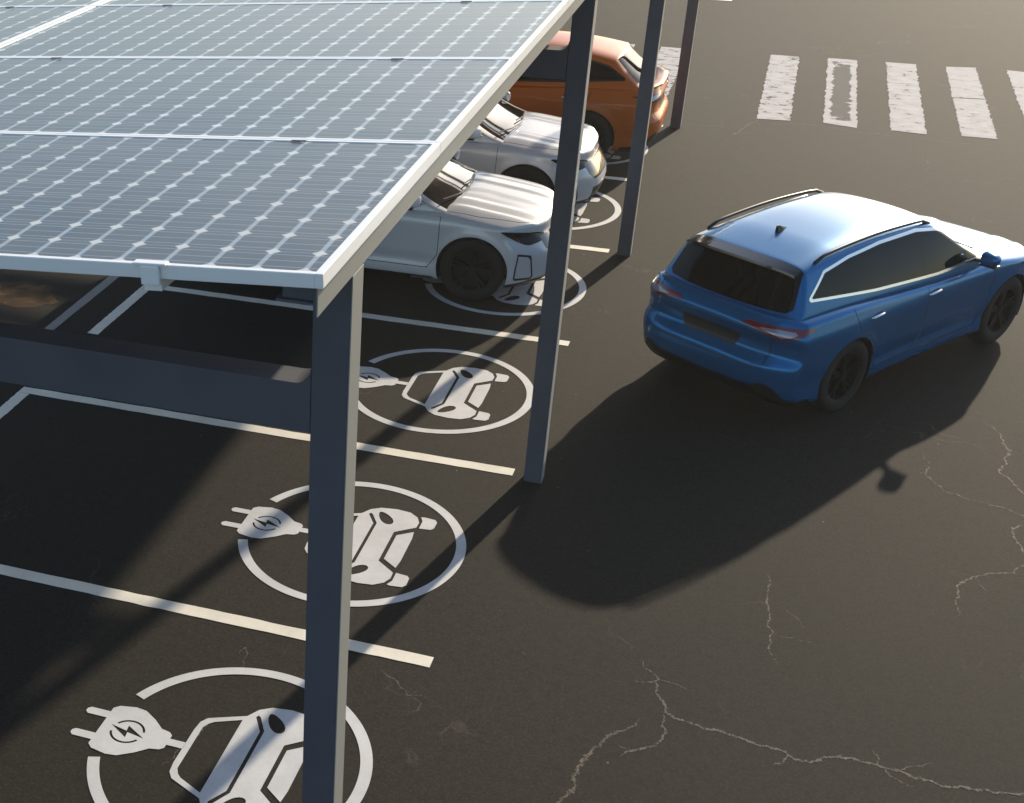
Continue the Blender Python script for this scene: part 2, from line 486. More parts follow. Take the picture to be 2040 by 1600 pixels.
    for s_ in (-1, 1):
        pk = lambda m: m[1] * s_ > 0 and m[0] > 1.6
        hl = [(.60, .705), (.60, .765), (.80, .80), (1.20, .845), (1.48, .875), (1.36, .815), (1.18, .735), (1.02, .685)]
        f = sh.take(lambda A: poly_sd(q_f(A), A[:, 2], hl), ends_f + ('top',), pk)
        t = Shell.__new__(Shell); t.V, t.N, t.F, t.G = sh.V, sh.N, f, ['l'] * len(f)
        f2 = t.take(lambda A: poly_sd(q_f(A), A[:, 2], [(1.10, .725), (1.14, .72), (1.27, .80), (1.23, .81)]), ('l',))
        o = sh.build('headlight', t.F, M['headlamp'], root, .004, .01)
        sh.build('side_reflector', f2, M['red'], o, .005)
        ac = [(.92, .295), (1.24, .31), (1.20, .60), (.98, .565)]
        acf = lambda A: poly_sd(q_f(A), A[:, 2], ac)
        f, bd = sh.band(acf, .012, ends_f, pk); sh.build('air_curtain', bd, M['black'], root, -.002); sh.build('bumper_insert', f, paint, root, -.004)
    low = [(-.1, .1), (1.60, .1), (1.60, .22), (.95, .285), (-.1, .26)]
    f = sh.take(lambda A: poly_sd(q_f(A), A[:, 2], low), ends_f, lambda m: m[0] > 1.75); sh.build('front_lip', f, M['black'], root, 0)
    # ---- bonnet seam
    hd = lambda A: poly_sd(A[:, 0], np.abs(A[:, 1]), [(1.0, -.8), (1.0, .80), (1.4, .80), (1.85, .71), (2.07, .56), (2.10, -.56)])
    f, bd = sh.band(hd, .0045, ('top',), lambda m: m[0] > .95); sh.build('seam', bd, M['black'], root, -.003); sh.build('bonnet', f, paint, root)
    # ---- doors, sill
    for s_ in (-1, 1):
        pk = sidepick(s_)
        f = sh.take(lambda A: poly_sd(A[:, 0], A[:, 2], [(-.95, .1), (.95, .1), (.94, .232), (-.94, .232)]), sides, pk)
        sh.build('sill', f, M['black'], root, 0)
        arch = lambda A: .445 - np.hypot(A[:, 0] + AX, A[:, 2] - WR)
        for poly, arc, hx in (([(-.16, .34), (.86, .34), (.98, .52), (1.0, 1.25), (-.16, 1.25)], None, -.08),
                              ([(-.16, .34), (-.16, 1.2), (-1.45, 1.2), (-1.34, .90), (-1.12, .5), (-.98, .34)], arch, -1.06)):
            fld = lambda A: poly_sd(A[:, 0], A[:, 2], poly) if arc is None else np.maximum(poly_sd(A[:, 0], A[:, 2], poly), arc(A))
            f, bd = sh.band(fld, .004, sides, pk); sh.build('seam', bd, M['black'], root, -.003)
            d = sh.build('door', f, paint, root)
            Yh = float(W(hx) * Yp(.93))
            hb = MB(); hb.tube([(hx - .10, s_ * (Yh + .002), .922), (hx - .085, s_ * (Yh + .026), .926), (hx + .075, s_ * (Yh + .026), .936), (hx + .09, s_ * (Yh + .002), .938)], .016, 8, True, .013)
            hb.build('handle', M['chrome'], d, True)
    sh.build('underside', sh.rest(('bottom',)), M['black'], root)
    sh.build('body', sh.rest(), paint, root)
    # ------------------------------------------------------------ greenhouse
    if not coupe:
        Rf = pchip([.9, .30, -.2, -.8, -1.4, -1.9, -2.1], [1.40, 1.535, 1.600, 1.618, 1.598, 1.545, 1.515]); rt = -2.02
    else:
        Rf = pchip([.9, .30, -.2, -.7, -1.1, -1.5, -1.9], [1.40, 1.535, 1.600, 1.600, 1.575, 1.52, 1.44]); rt = -1.72
    Gw = pchip([.95, 1.05, 1.2, 1.35, 1.45, 1.52, 1.6], [.90, .878, .825, .758, .705, .66, .60])
    tw = pchip([-2.3, -1.8, -1.0, 0, .6, 1.1], [.90, .945, .985, 1.0, .985, .94])
    P, F, G = lattice(110, 56, 26)
    a, b, c = P.T; ab = np.abs(b)
    rb = -2.27 if not coupe else -2.24
    x0 = (rb + (rt - rb) * (c ** (.9 if not coupe else 1.0))) + (.16 - .08 * c) * ab ** 2.6
    x1 = 1.25 + (.20 - 1.25) * c ** .97 - (.17 - .06 * c) * ab ** 2.2
    x = x0 + a * (x1 - x0)
    zt = Rf(x) - .03 * ab ** 2 - .05 * ab ** 7
    zbm = T(x) - .06
    z = zbm + c * (zt - zbm)
    y = b * Gw(z + .03 * ab ** 7) * tw(x)
    V = np.stack([x, y, z], 1); V = relax(V, F, 4, .5)
    gh = Shell(V, F, G)
    if not coupe:
        dlo = [(-1.93, 1.235), (-1.68, 1.415), (-1.30, 1.470), (-.80, 1.500), (-.2, 1.498), (.12, 1.455), (.45, 1.325), (.90, 1.090), (.0, 1.095), (-1.0, 1.150)]
    else:
        dlo = [(-1.80, 1.215), (-1.56, 1.355), (-1.15, 1.445), (-.75, 1.485), (-.2, 1.490), (.12, 1.450), (.45, 1.325), (.90, 1.090), (.0, 1.095), (-1.0, 1.150)]
    D = lambda A: poly_sd(A[:, 0], A[:, 2], dlo, .0)
    for s_ in (-1, 1):
        pk = sidepick(s_); gs = ('left', 'right', 'top')
        f = gh.take(D, gs, lambda m: m[1] * s_ > .3)
        cuts = [(-2.5, -1.30), (-1.25, -.20), (-.12, .52), (.56, 1.3)]
        t = Shell.__new__(Shell); t.V, t.N, t.F, t.G = gh.V, gh.N, f, ['l'] * len(f)
        for q0, q1 in cuts:
            f2 = t.take(lambda A: np.maximum(q0 - A[:, 0], A[:, 0] - q1), ('l',))
            gh.build('side_window', f2, M['glass'], root, -.004)
        for xm in (-1.0, 0.): 
            f2 = t.take(lambda A: A[:, 0] - xm, ('l',)); gh.build('window_pillar', f2, M['glass'], root, -.002)
        gh.build('window_pillar', t.F, M['glass'], root, -.002)
        f = gh.take(lambda A: D(A) - .024, gs, lambda m: m[1] * s_ > .3)
        gh.build('window_trim', f, M['gloss_black'] if coupe else M['chrome'], root, .004, .012)
    # windscreen and rear window
    ws = lambda A: poly_sd(A[:, 1], A[:, 2], [(-.79, .90), (.79, .90), (.565, 1.512), (-.565, 1.512)], .01)
    gh.build('windscreen', gh.take(ws, ('front',)), M['screen'], root, -.003)
    if not coupe:
        rw = lambda A: poly_sd(A[:, 1], A[:, 2], [(-.64, 1.13), (.64, 1.13), (.68, 1.16), (.60, 1.52), (-.60, 1.52), (-.68, 1.16)], .015)
        gh.build('rear_window', gh.take(rw, ('rear',)), M['glass'], root, -.003)
        # roof spoiler
        mb = MB(); n = 24; V2 = []
        for k in range(n + 1):
            t = -1 + 2 * k / n; yv = .61 * t; sw = .10 * abs(t) ** 2.6
            zf = float(Rf(-2.0)) - .03 * t * t - .03 * abs(t) ** 7 + .006; zr = zf - .028
            V2 += [(-2.00 + sw * .6, yv, zf), (-2.145 + sw, yv * 1.0, zr), (-2.15 + sw, yv * 1.0, zr - .022), (-2.03 + sw, yv, zf - .06)]
        F2 = []
        for k in range(n):
            o0, o1 = 4 * k, 4 * k + 4
            for i in range(4): F2.append((o0 + i, o1 + i, o1 + (i + 1) % 4, o0 + (i + 1) % 4))
        F2 += [(0, 1, 2, 3), (4 * n + 3, 4 * n + 2, 4 * n + 1, 4 * n)]
        mb.add(V2, F2); mb.build('roof_spoiler', M['gloss_black'], root)
        for s_ in (-1, 1):
            rl = MB(); pts = []
            for k in range(15):
                xx = .10 - 1.85 * k / 14; zz = float(Rf(xx)) - .048; h = .022 if 0 < k < 14 else -.01
                pts.append((xx, s_ * (.60 if k > 1 else .595), zz + h))
            rl.tube(pts, .016, 8); rl.build('roof_rail', M['black'], root, True)
    else:
        rw = lambda A: poly_sd(A[:, 1], A[:, 2], [(-.66, 1.17), (.66, 1.17), (.555, 1.455), (-.555, 1.455)], .015)
        gh.build('rear_window', gh.take(rw, ('rear',)), M['glass'], root, -.003)
        mb = MB(); n = 20; V2 = []
        for k in range(n + 1):
            t = -1 + 2 * k / n; sw = .16 * abs(t) ** 3
            V2 += [(-2.14 + sw, .70 * t, 1.115), (-2.33 + sw, .72 * t, 1.125 - .02 * t * t), (-2.345 + sw, .72 * t, 1.10 - .02 * t * t), (-2.2 + sw, .70 * t, 1.04)]
        F2 = []
        for k in range(n):
            o0, o1 = 4 * k, 4 * k + 4
            for i in range(4): F2.append((o0 + i, o1 + i, o1 + (i + 1) % 4, o0 + (i + 1) % 4))
        F2 += [(0, 1, 2, 3), (4 * n + 3, 4 * n + 2, 4 * n + 1, 4 * n)]
        mb.add(V2, F2); mb.build('boot_spoiler', paint, root, True)
    # shark-fin antenna
    ax_ = -1.45 if not coupe else -1.05; zz = float(Rf(ax_))
    mesh_obj('antenna', [(ax_ + .12, 0, zz - .005), (ax_ - .06, .022, zz - .012), (ax_ - .06, -.022, zz - .012), (ax_ - .045, .006, zz + .058), (ax_ - .075, .004, zz + .062), (ax_ - .045, -.006, zz + .058), (ax_ - .075, -.004, zz + .062), (ax_ + .05, .02, zz - .01), (ax_ + .05, -.02, zz - .01)],
             [(0, 7, 3), (7, 1, 4, 3), (0, 3, 5), (0, 5, 8), (8, 5, 6, 2), (3, 4, 6, 5), (1, 2, 6, 4)], M['black'], root)
    gh.build('roof', gh.rest(('top', 'left', 'right', 'front', 'rear')), paint, root)
    # mirrors
    for s_ in (-1, 1):
        bm = bmesh.new(); bmesh.ops.create_uvsphere(bm, u_segments=20, v_segments=12, radius=1)
        for v in bm.verts:
            p = v.co; q = [math.copysign(abs(t) ** .62, t) for t in p]
            xq = q[0] * (.085 - .02 * q[1] * s_); v.co = (.66 + xq - .03 * q[1] * s_, s_ * 1.02 + q[1] * .098, 1.135 + q[2] * (.068 - .014 * q[1] * s_))
        me = bpy.data.meshes.new('mirror'); bm.to_mesh(me); bm.free(); me.materials.append(paint)
        me.polygons.foreach_set('use_smooth', [True] * len(me.polygons)); o = link(bpy.data.objects.new('mirror', me), root)
        mb = MB(); mb.tube([(.72, s_ * .85, 1.07), (.69, s_ * .93, 1.085), (.67, s_ * .99, 1.085)], [.045, .035, .03], 8, True, .02)
        mb.bbox(.595, .705, s_ * 1.02 - .085, s_ * 1.02 + .085, 1.062, 1.08, .006)
        mb.build('mirror_foot', M['black'], o, False)
    # wipers and cowl
    def on_glass(yv, zv):
        c_ = (zv - .975) / (1.52 - .975); return (1.25 - 1.05 * c_ ** .97 - (.17 - .06 * c_) * abs(yv / .86) ** 2.2 + .016, yv, zv)
    mb = MB(); mb.tube([on_glass(.66, 1.045), on_glass(.3, 1.06), on_glass(-.02, 1.085)], .008, 6)
    mb.tube([on_glass(.02, 1.05), on_glass(-.35, 1.065), on_glass(-.66, 1.085)], .008, 6)
    mb.build('wiper', M['black'], root)
    for xa in (-AX, AX):
        for s_ in (-1, 1): make_wheel(root, xa, s_ * .812, s_, xa > 0)
    return root

def copy_tree(o, parent=None):
    c = o.copy(); COL.objects.link(c)
    if parent is not None: c.parent = parent
    for ch in list(o.children): copy_tree(ch, c)
    return c

# ------------------------------------------------------------------ setting: ground
def grid_plane(name, x0, x1, y0, y1, n, z, m):
    V = [(x0 + (x1 - x0) * i / n, y0 + (y1 - y0) * j / n, z) for j in range(n + 1) for i in range(n + 1)]
    F = [(j * (n + 1) + i, j * (n + 1) + i + 1, (j + 1) * (n + 1) + i + 1, (j + 1) * (n + 1) + i) for j in range(n) for i in range(n)]
    return mesh_obj(name, V, F, m)
tag(grid_plane('ground', -200, 200, -200, 200, 8, 0, M['asphalt']), kind='structure')

CR = {
'a': ([(1.37, .60), (1.44, .48), (1.56, .37), (1.58, .16), (1.64, .03), (1.75, -.04), (1.9, -.08), (2.06, -.09), (2.16, -.1), (2.32, -.12), (2.45, -.17), (2.54, -.2), (2.7, -.1), (2.85, -.05), (2.99, -.07), (3.12, -.07), (3.3, -.11), (3.45, -.13), (3.63, -.08), (3.86, -.03), (4.03, -.06), (4.5, -.2), (5.1, -.1)], .026),
'b': ([(1.64, .02), (1.67, -.21), (1.62, -.37), (1.5, -.47), (1.41, -.57)], .020),
'c': ([(1.49, -.12), (1.41, -.28), (1.31, -.39), (1.27, -.52), (1.22, -.63), (1.18, -.83), (1.18, -.96), (1.11, -1.16), (1.05, -1.38), (.8, -1.7)], .030),
'd': ([(2.20, 2.1), (2.22, 1.88), (2.25, 1.4), (2.29, 1.26), (2.27, 1.05), (2.34, .85)], .014),
'e': ([(4.01, 5.64), (4.1, 5.4), (4.14, 5.14), (4.13, 4.78), (4.06, 4.55), (4.16, 4.34), (4.23, 4.18), (4.33, 4.08), (4.8, 3.9)], .020),
'f': ([(3.44, 4.73), (3.45, 4.32), (3.58, 3.99), (3.77, 3.92), (4.01, 3.87), (4.19, 3.76), (4.6, 3.6)], .013),
'g': ([(4.5, 3.9), (4.26, 3.74), (4.08, 3.52), (4.11, 3.26), (4.15, 3.07), (4.03, 2.75), (3.73, 2.6), (3.61, 2.25), (3.57, 1.95)], .019),
'h': ([(1.37, .3), (1.49, .31), (1.55, .37)], .011),
'i': ([(2.45, -.17), (2.41, -.27), (2.36, -.30)], .016),
'j': ([(2.97, .10), (3.0, -.06), (3.10, -.17), (3.24, -.20)], .012),
'k': ([(-1.36, -.40), (-1.33, -.3), (-1.29, -.42), (-1.27, -.57)], .009),
'l': ([(-.32, -.21), (-.19, -.29), (-.07, -.43), (.07, -.41)], .012),
'm': ([(1.05, 15.0), (1.14, 15.14), (1.31, 15.8), (1.4, 16.1)], .022),
'n': ([(1.4, 15.8), (2.5, 15.92), (3.4, 15.75), (4.9, 15.7)], .012),
'o': ([(-1.3, -1.05), (-1.27, -1.3), (-1.35, -1.5), (-1.4, -1.75)], .010),
'p': ([(3.6, 9.9), (3.9, 10.4), (4.0, 11.0)], .016)}
def crack(pts, w_):
    P = [np.array(p) for p in pts]
    for _ in range(4):                                    # fractal jitter
        Q = [P[0]]
        for p0, p1 in zip(P, P[1:]):
            d = p1 - p0; L = np.linalg.norm(d)
            nrm = np.array([-d[1], d[0]]) / (L + 1e-9)
            Q += [(p0 + p1) / 2 + nrm * random.uniform(-.16, .16) * L, p1]
        P = Q
    V = []; F = []; n = len(P)
    for i, p in enumerate(P):
        t = P[min(i + 1, n - 1)] - P[max(i - 1, 0)]; t = t / (np.linalg.norm(t) + 1e-9); nn = np.array([-t[1], t[0]])
        w = w_ * random.uniform(.9, 1.7); e = min(1, 6 * i / n, 6 * (n - 1 - i) / n) if n > 2 else 1
        wl = w * (.15 + .85 * e) * random.choice((.25, .4, .5, .6, .8, 1.1)) * .5; wr = w * (.15 + .85 * e) * random.choice((.2, .4, .5, .7, 1.1)) * .5
        zc = .0012 + i * 3e-6; V += [(*(p + nn * wl), zc), (*(p - nn * wr), zc)]
    for i in range(n - 1): F.append((2 * i, 2 * i + 1, 2 * i + 3, 2 * i + 2))
    return V, F
random.seed(11)
for key in list(CR):                                       # short side branches
    pts, w = CR[key]
    if key in 'hkjo' or len(pts) < 4: continue
    for q in range(max(1, len(pts) // 7)):
        i = random.randrange(1, len(pts) - 1); p0 = np.array(pts[i]); d = np.array(pts[i + 1]) - p0
        a0 = math.atan2(d[1], d[0]) + random.choice((-1, 1)) * random.uniform(.6, 1.3); L = random.uniform(.08, .30); br = [tuple(p0)]
        for st in range(3):
            p0 = p0 + L / 3 * np.array([math.cos(a0), math.sin(a0)]); a0 += random.uniform(-.5, .5); br.append(tuple(p0))
        CR[key + str(q)] = (br, w * .42)
for key, (pts, w) in CR.items():
    V, F = crack(pts, w)
    tag(mesh_obj('pavement_crack', V, F, M['crack']), kind='structure')

# ------------------------------------------------------------------ painted markings
ZP = .004
LB = 1.6276 * S     # bay length
def strip(name, x0, x1, y0, y1, m, z=ZP, jag=.004, n=40):
    V = []; F = []; lx = (x1 - x0) >= (y1 - y0)
    for i in range(n + 1):
        t = i / n
        if lx: V += [(x0 + t * (x1 - x0), y0 + random.uniform(-jag, jag), z), (x0 + t * (x1 - x0), y1 + random.uniform(-jag, jag), z)]
        else: V += [(x1 + random.uniform(-jag, jag), y0 + t * (y1 - y0), z), (x0 + random.uniform(-jag, jag), y0 + t * (y1 - y0), z)]
    for i in range(n): F.append((2 * i, 2 * i + 2, 2 * i + 3, 2 * i + 1))
    return mesh_obj(name, V, F, m)
line_lab = ['white bay line running below the whole charging emblem with the full plug',
            'white bay line ending at the second column foot, cornered behind the beam',
            'white bay line between the free charging bay and the nearest white car',
            'short visible white bay line between the two parked white cars',
            'white bay line between the farther white car and the orange car',
            'white bay line on the far side of the orange car']
for k in range(6):
    w = .065
    o = empty('bay_line', (0, k * S, 0)); tag(o, line_lab[k], 'road marking', 'painted lines between the charging bays')
    a = strip('divider_stroke', -LB - w, 0, -w, w, M['line']); a.parent = o
    if k > 0:
        b = strip('back_stroke', -LB - w, -LB + w, -.5 * S, -w - .002, M['line']); b.parent = o
tag(strip('painted_line', -.31, .31, 26.0, 26.14, M['line']), 'short white painted line far off beyond the crosswalk, at the top edge', 'road marking')
tag(strip('painted_line', -5.50, -5.38, 4.45, 12.0, M['greyline']), 'faded grey painted line behind the bays, seen through the gap under the roof', 'road marking')
random.seed(3)
V = [(-6.25 + (.42 + .16 * random.random()) * math.cos(a), 5.32 + (.30 + .12 * random.random()) * math.sin(a), .0025) for a in [2 * math.pi * i / 30 for i in range(30)]]
tag(mesh_obj('brown_patch', V, [tuple(range(30))], M['russet']), 'rust-brown patch on the lit ground behind the bays', 'stain')

# crosswalk
cw_lab = {0: 'scratched white crosswalk stripe, left of the hollow worn stripe',
          1: 'worn hollow crosswalk stripe with only its edges left white',
          2: 'mostly intact white crosswalk stripe, right of the hollow worn stripe',
          3: 'white crosswalk stripe split by a dark crack across its middle',
          4: 'white crosswalk stripe cut off by the right edge of the picture',
          -2: 'pale crosswalk stripe seen between the third and the last column',
          -3: 'pale crosswalk stripe seen between the second and the third column, above the orange roof'}
for k in (0, 1, 2, 3, 4, -2, -3):
    cx, cy = 1.62 + 1.005 * k, 18.52
    wear = {0: .56, 1: .545, 2: .60, 3: .595, 4: .60, -2: .555, -3: .555}[k]
    m = stripe_mat('crosswalk_paint', wear, 3.7 * k + 1.3, k == 1)
    random.seed(40 + k)
    n = 60; V = []; F = []; hw = .26
    rng = [(-2.42, 2.42)] if k != 3 else [(-2.45, .02), (.10, 2.42)]
    for (ya, yb) in rng:
        o0 = len(V)
        for i in range(n + 1):
            t = ya + (yb - ya) * i / n
            V += [(hw + random.uniform(-.025, .01), t + (random.uniform(-.10, .06) if i in (0, n) else 0), 0), (-hw + random.uniform(-.01, .025), t + (random.uniform(-.06, .10) if i in (0, n) else 0), 0)]
        F += [(o0 + 2 * i, o0 + 2 * i + 2, o0 + 2 * i + 3, o0 + 2 * i + 1) for i in range(n)]
    o = mesh_obj('crosswalk_stripe', V, F, m); o.location = (cx, cy, ZP)
    tag(o, cw_lab[k], 'road marking', 'crosswalk stripes')

# ------------------------------------------------------------------ charging emblems
def flat(name, polys, m, parent, z=0.):
    """polys: list of outlines in metres (x, y), holes allowed as second item lists"""
    bm = bmesh.new()
    for item in polys:
        outer, holes = item
        es = []
        for loop in [outer] + holes:
            vs = [bm.verts.new((p[0], p[1], z)) for p in loop]
            es += [bm.edges.new((vs[i], vs[(i + 1) % len(vs)])) for i in range(len(vs))]
        bmesh.ops.triangle_fill(bm, use_beauty=True, edges=es)
    bmesh.ops.recalc_face_normals(bm, faces=bm.faces[:])
    for f in bm.faces:
        if f.normal.z < 0: f.normal_flip()
    me = bpy.data.meshes.new(name); bm.to_mesh(me); bm.free(); me.materials.append(m)
    return link(bpy.data.objects.new(name, me), parent)
def smooth_poly(pts, it=2):
    for _ in range(it):
        q = []
        for i in range(len(pts)):
            a, b = pts[i], pts[(i + 1) % len(pts)]
            q += [(a[0] * .75 + b[0] * .25, a[1] * .75 + b[1] * .25), (a[0] * .25 + b[0] * .75, a[1] * .25 + b[1] * .75)]
        pts = q
    return pts
def UR(pts): return [(-u * S, r * S) for r, u in pts]         # (right, up) in bay widths -> metres; up = -x
def sym(half): return half + [(-r, u) for r, u in reversed(half)]
RX, RY, TH = .3096, .326, .027
def make_emblem():
    root = empty('charging_emblem', (0, 0, 0)); m = M['emblem']
    n = 160; gap0, gap1 = math.atan2(.123, .285), math.atan2(-.100, .285)
    # angle measured from -x (up) towards +y (right)
    out = []; inn = []
    for i in range(n + 1):
        th = gap0 + (2 * math.pi - gap0 + gap1) * i / n
        out.append((-RX * math.cos(th) * S, RY * math.sin(th) * S)); inn.append((-(RX - TH) * math.cos(th) * S, (RY - TH) * math.sin(th) * S))
    V = []; F = []
    for a, b in zip(out, inn): V += [(*a, 0), (*b, 0)]
    for i in range(n): F.append((2 * i, 2 * i + 1, 2 * i + 3, 2 * i + 2))
    mesh_obj('ring', V, F, m, root)
    # plug
    body = [(.066, .314), (.078, .297), (.084, .239), (.062, .207), (.033, .173), (.030, .153), (.024, .147), (.010, .1475), (.010, .110), (-.010, .110), (-.010, .1475), (-.024, .147), (-.030, .153), (-.033, .173), (-.062, .207), (-.084, .239), (-.078, .297), (-.066, .314), (-.046, .316)]
    pr = lambda r: [(r + .011, .312), (r + .011, .355), (r + .007, .366), (r - .007, .366), (r - .011, .355), (r - .011, .312)]
    bd = [(.078, .300), (.086, .262), (.082, .236), (.060, .204), (.036, .178), (.031, .156), (.022, .1475), (.011, .1475), (.011, .110), (-.011, .110), (-.011, .1475), (-.022, .1475), (-.031, .156), (-.036, .178), (-.060, .204), (-.082, .236), (-.086, .262), (-.078, .300), (-.066, .312),
          (-.052, .312), (-.052, .360), (-.045, .367), (-.036, .367), (-.029, .360), (-.029, .312), (.029, .312), (.029, .360), (.036, .367), (.045, .367), (.052, .360), (.052, .312), (.066, .312)]
    cy = .247; ro, ri = .040, .0345
    def arc(r, t0, t1, k=24): return [(r * math.sin(t0 + (t1 - t0) * i / k), cy + r * math.cos(t0 + (t1 - t0) * i / k)) for i in range(k + 1)]
    h1 = arc(ro, .55, math.pi - .25) + arc(ri, math.pi - .25, .55)
    h2 = arc(ro, math.pi + .55, 2 * math.pi - .25) + arc(ri, 2 * math.pi - .25, math.pi + .55)
    bolt = [(.012, .292), (-.020, .244), (-.002, .246), (-.010, .203), (.020, .252), (.002, .250)]
    flat('plug_symbol', [(UR(bd), [UR(h1), UR(h2), UR(bolt)])], m, root)
    # car front view: cab loop, bonnet with lamps, bumper, tyres
    cab_o = sym([(.100, .104), (.118, .085), (.150, .018), (.176, -.004), (.150, .000)])
    cab = [(.086, .108), (.104, .100), (.116, .084), (.140, .020)]
    outer = [(.060, .1095), (.090, .106), (.108, .094), (.146, .014), (.176, -.004), (.194, -.030), (.201, -.075), (.196, -.115), (.176, -.140), (.150, -.151), (.122, -.150), (.078, -.098)]
    outer = sym(outer)
    win = sym([(.074, .094), (.090, .086), (.100, .076), (.129, .019)])
    hoodl = [(.157, -.010), (.151, -.017), (.1075, -.0405), (-.1075, -.0405), (-.151, -.017), (-.157, -.010), (-.149, -.006), (-.104, -.0315), (.104, -.0315), (.149, -.006)]
    def lamp(s_):
        c0 = (.143, -.056); pts = []
        for i in range(20):
            t = 2 * math.pi * i / 20; a_, b_ = .036 * math.cos(t), .0165 * math.sin(t) * (1 - .25 * math.cos(t))
            pts.append((s_ * (c0[0] + a_ * .80 - b_ * .6), c0[1] + a_ * .60 + b_ * .80))
        return pts
    flat('car_symbol', [(UR(outer), [UR(win), UR(hoodl), UR(lamp(1)), UR(lamp(-1))])], m, root)
    bp = sym([(.064, -.109), (.097, -.150), (.060, -.154)])
    flat('bumper_symbol', [(UR(bp), [])], m, root)
    for s_ in (1, -1):
        ty = [(s_ * r, u) for r, u in [(.120, -.158), (.160, -.158), (.181, -.149), (.184, -.158), (.180, -.190), (.168, -.198), (.134, -.197), (.124, -.190)]]
        flat('tyre_symbol', [(UR(ty), [])], m, root)
    return root
em_lab = {-1: 'grey-white charging emblem at the bottom edge, cut off by the picture frame',
          0: 'whole charging emblem half behind the nearest column, with a full plug symbol',
          1: 'charging emblem in the free bay left of the second column foot',
          2: 'charging emblem partly under the nearest white car',
          3: 'charging emblem partly under the farther white car',
          4: 'charging emblem mostly under the orange car'}
em0 = make_emblem()
for k in range(-1, 5):
    e = em0 if k == -1 else copy_tree(em0)
    e.location = ((-.3289 - (.012 if k in (0, 1) else 0)) * S, (k + .4956 + {-1: .014, 0: -.026, 1: -.012}.get(k, 0)) * S, ZP)
    tag(e, em_lab[k], 'road marking', 'charging emblems painted in the bays')

# ------------------------------------------------------------------ solar carport
cp = empty('solar_carport', (0, 0, 0))
tag(cp, 'long open carport of dark steel columns under a tilted roof of solar panels', 'carport')
TILT = math.tan(R(4.1)); XR = .100 * S; ZG = 1.468 * S           # right edge of the glass plane
zr = lambda x: ZG + (x - XR) * TILT
Y0, PY, NR = -1.283 * S, .5672 * S, 11
PX = 1.125 * S
X0c, X1c, DC = .036 * S, .0865 * S, .050 * S
YC = [-1.116 * S, .960 * S, 2.965 * S, 4.988 * S]
ZP0 = 1.404 * S; ZP1 = zr(XR) - .055 - .004
ZB0, ZB1 = 1.170 * S, 1.242 * S
XB = -2.06 * S
col_lab = ['nearest column, cut off by the bottom edge', 'second column, standing by a bay line end', 'third column, between the white and orange cars', 'last column, beside the orange car']
for i, yc in enumerate(YC):
    mb = MB(); mb.bbox(X0c, X1c, yc, yc + DC, .0, ZP0 - .003, .006); mb.box(X0c + .02, X1c - .014, yc + .01, yc + DC - .01, ZP0 - .002, ZP0 + .044)
    c = mb.build('column', M['steel'], cp); c['label'] = col_lab[i]
    mb = MB(); mb.bbox(X1c + .0005, X1c + .006, yc + .002, yc + DC - .002, .004, ZP0 - .004, .002); mb.build('sunlit_face_strip', M['plate'], c)  # thin strip added so the column's sun-facing side reads lighter
    mb = MB(); mb.bbox(XB - DC, XB, yc, yc + DC, .0, zr(XB) - .25, .006); mb.build('column', M['steel'], cp)
    # beam with rounded fillets towards the column
    mb = MB(); r = .07; x1 = X0c - .003
    prof = [(XB + .003, ZB0), (x1, ZB0), (x1, ZB1 + r)] + [(x1 - r + r * math.cos(t), ZB1 + r - r * math.sin(t)) for t in [math.pi / 2 * q / 6 for q in range(1, 7)]] + [(XB + .003, ZB1)]
    n = len(prof); yb0, yb1 = yc + .004, yc + DC - .004
    V = [(x, yb0, z) for x, z in prof] + [(x, yb1, z) for x, z in prof]
    F = [tuple(range(n)), tuple(range(2 * n - 1, n - 1, -1))] + [(q, n + q, n + (q + 1) % n, (q + 1) % n) for q in range(n)]
    mb.add(V, F); mb.build('cross_beam', M['steel'], cp)
    # rafter under the panels
    xa, xb = XB - .1, X0c - .002; h0 = .055 + .05; h1 = .055 + .17
    V = [(x, y, zr(x) - h) for x in (xa, xb) for y in (yc + .03, yc + DC - .03) for h in (h1, h0)]
    mb = MB(); mb.add(V, [(0, 1, 3, 2), (4, 6, 7, 5), (0, 4, 5, 1), (2, 3, 7, 6), (0, 2, 6, 4), (1, 5, 7, 3)]); mb.build('rafter', M['steel'], cp)
YE = Y0 + NR * PY
# edge purlin on top of the columns: C profile, open towards the inside
mb = MB(); yp0, yp1 = -1.262 * S, YC[-1] + DC + .1
mb.bbox(X1c - .012, X1c, yp0, yp1, ZP0, ZP1, .003); mb.box(X0c, X1c - .013, yp0, yp1, ZP1 - .012, ZP1 - .001); mb.box(X0c, X1c - .013, yp0, yp1, ZP0 + .045, ZP0 + .056)
mb.box(X0c + .02, X1c - .014, yp0 + .02, yp1 - .02, ZP0 + .057, ZP1 - .013)
epur = mb.build('edge_purlin', M['steel'], cp)
mb = MB(); mb.bbox(X1c + .0005, X1c + .006, yp0, yp1, ZP0 + .001, ZP1 - .002, .002); mb.build('sunlit_face_strip', M['plate'], epur)  # strip added along the purlin to paint in its sunlit side
# aluminium panel rails
XRAIL = [-.115 * S, -.82 * S, -1.24 * S, -1.945 * S]
for xr_ in XRAIL:
    V = [(x, y, zr(x) - h) for x in (xr_ - .035, xr_ + .035) for y in (Y0 + .015, YE - .02) for h in (.055 + .052, .055 + .002)]
    mb = MB(); mb.add(V, [(0, 1, 3, 2), (4, 6, 7, 5), (0, 4, 5, 1), (2, 3, 7, 6), (0, 2, 6, 4), (1, 5, 7, 3)]); mb.build('panel_rail', M['alu'], cp)
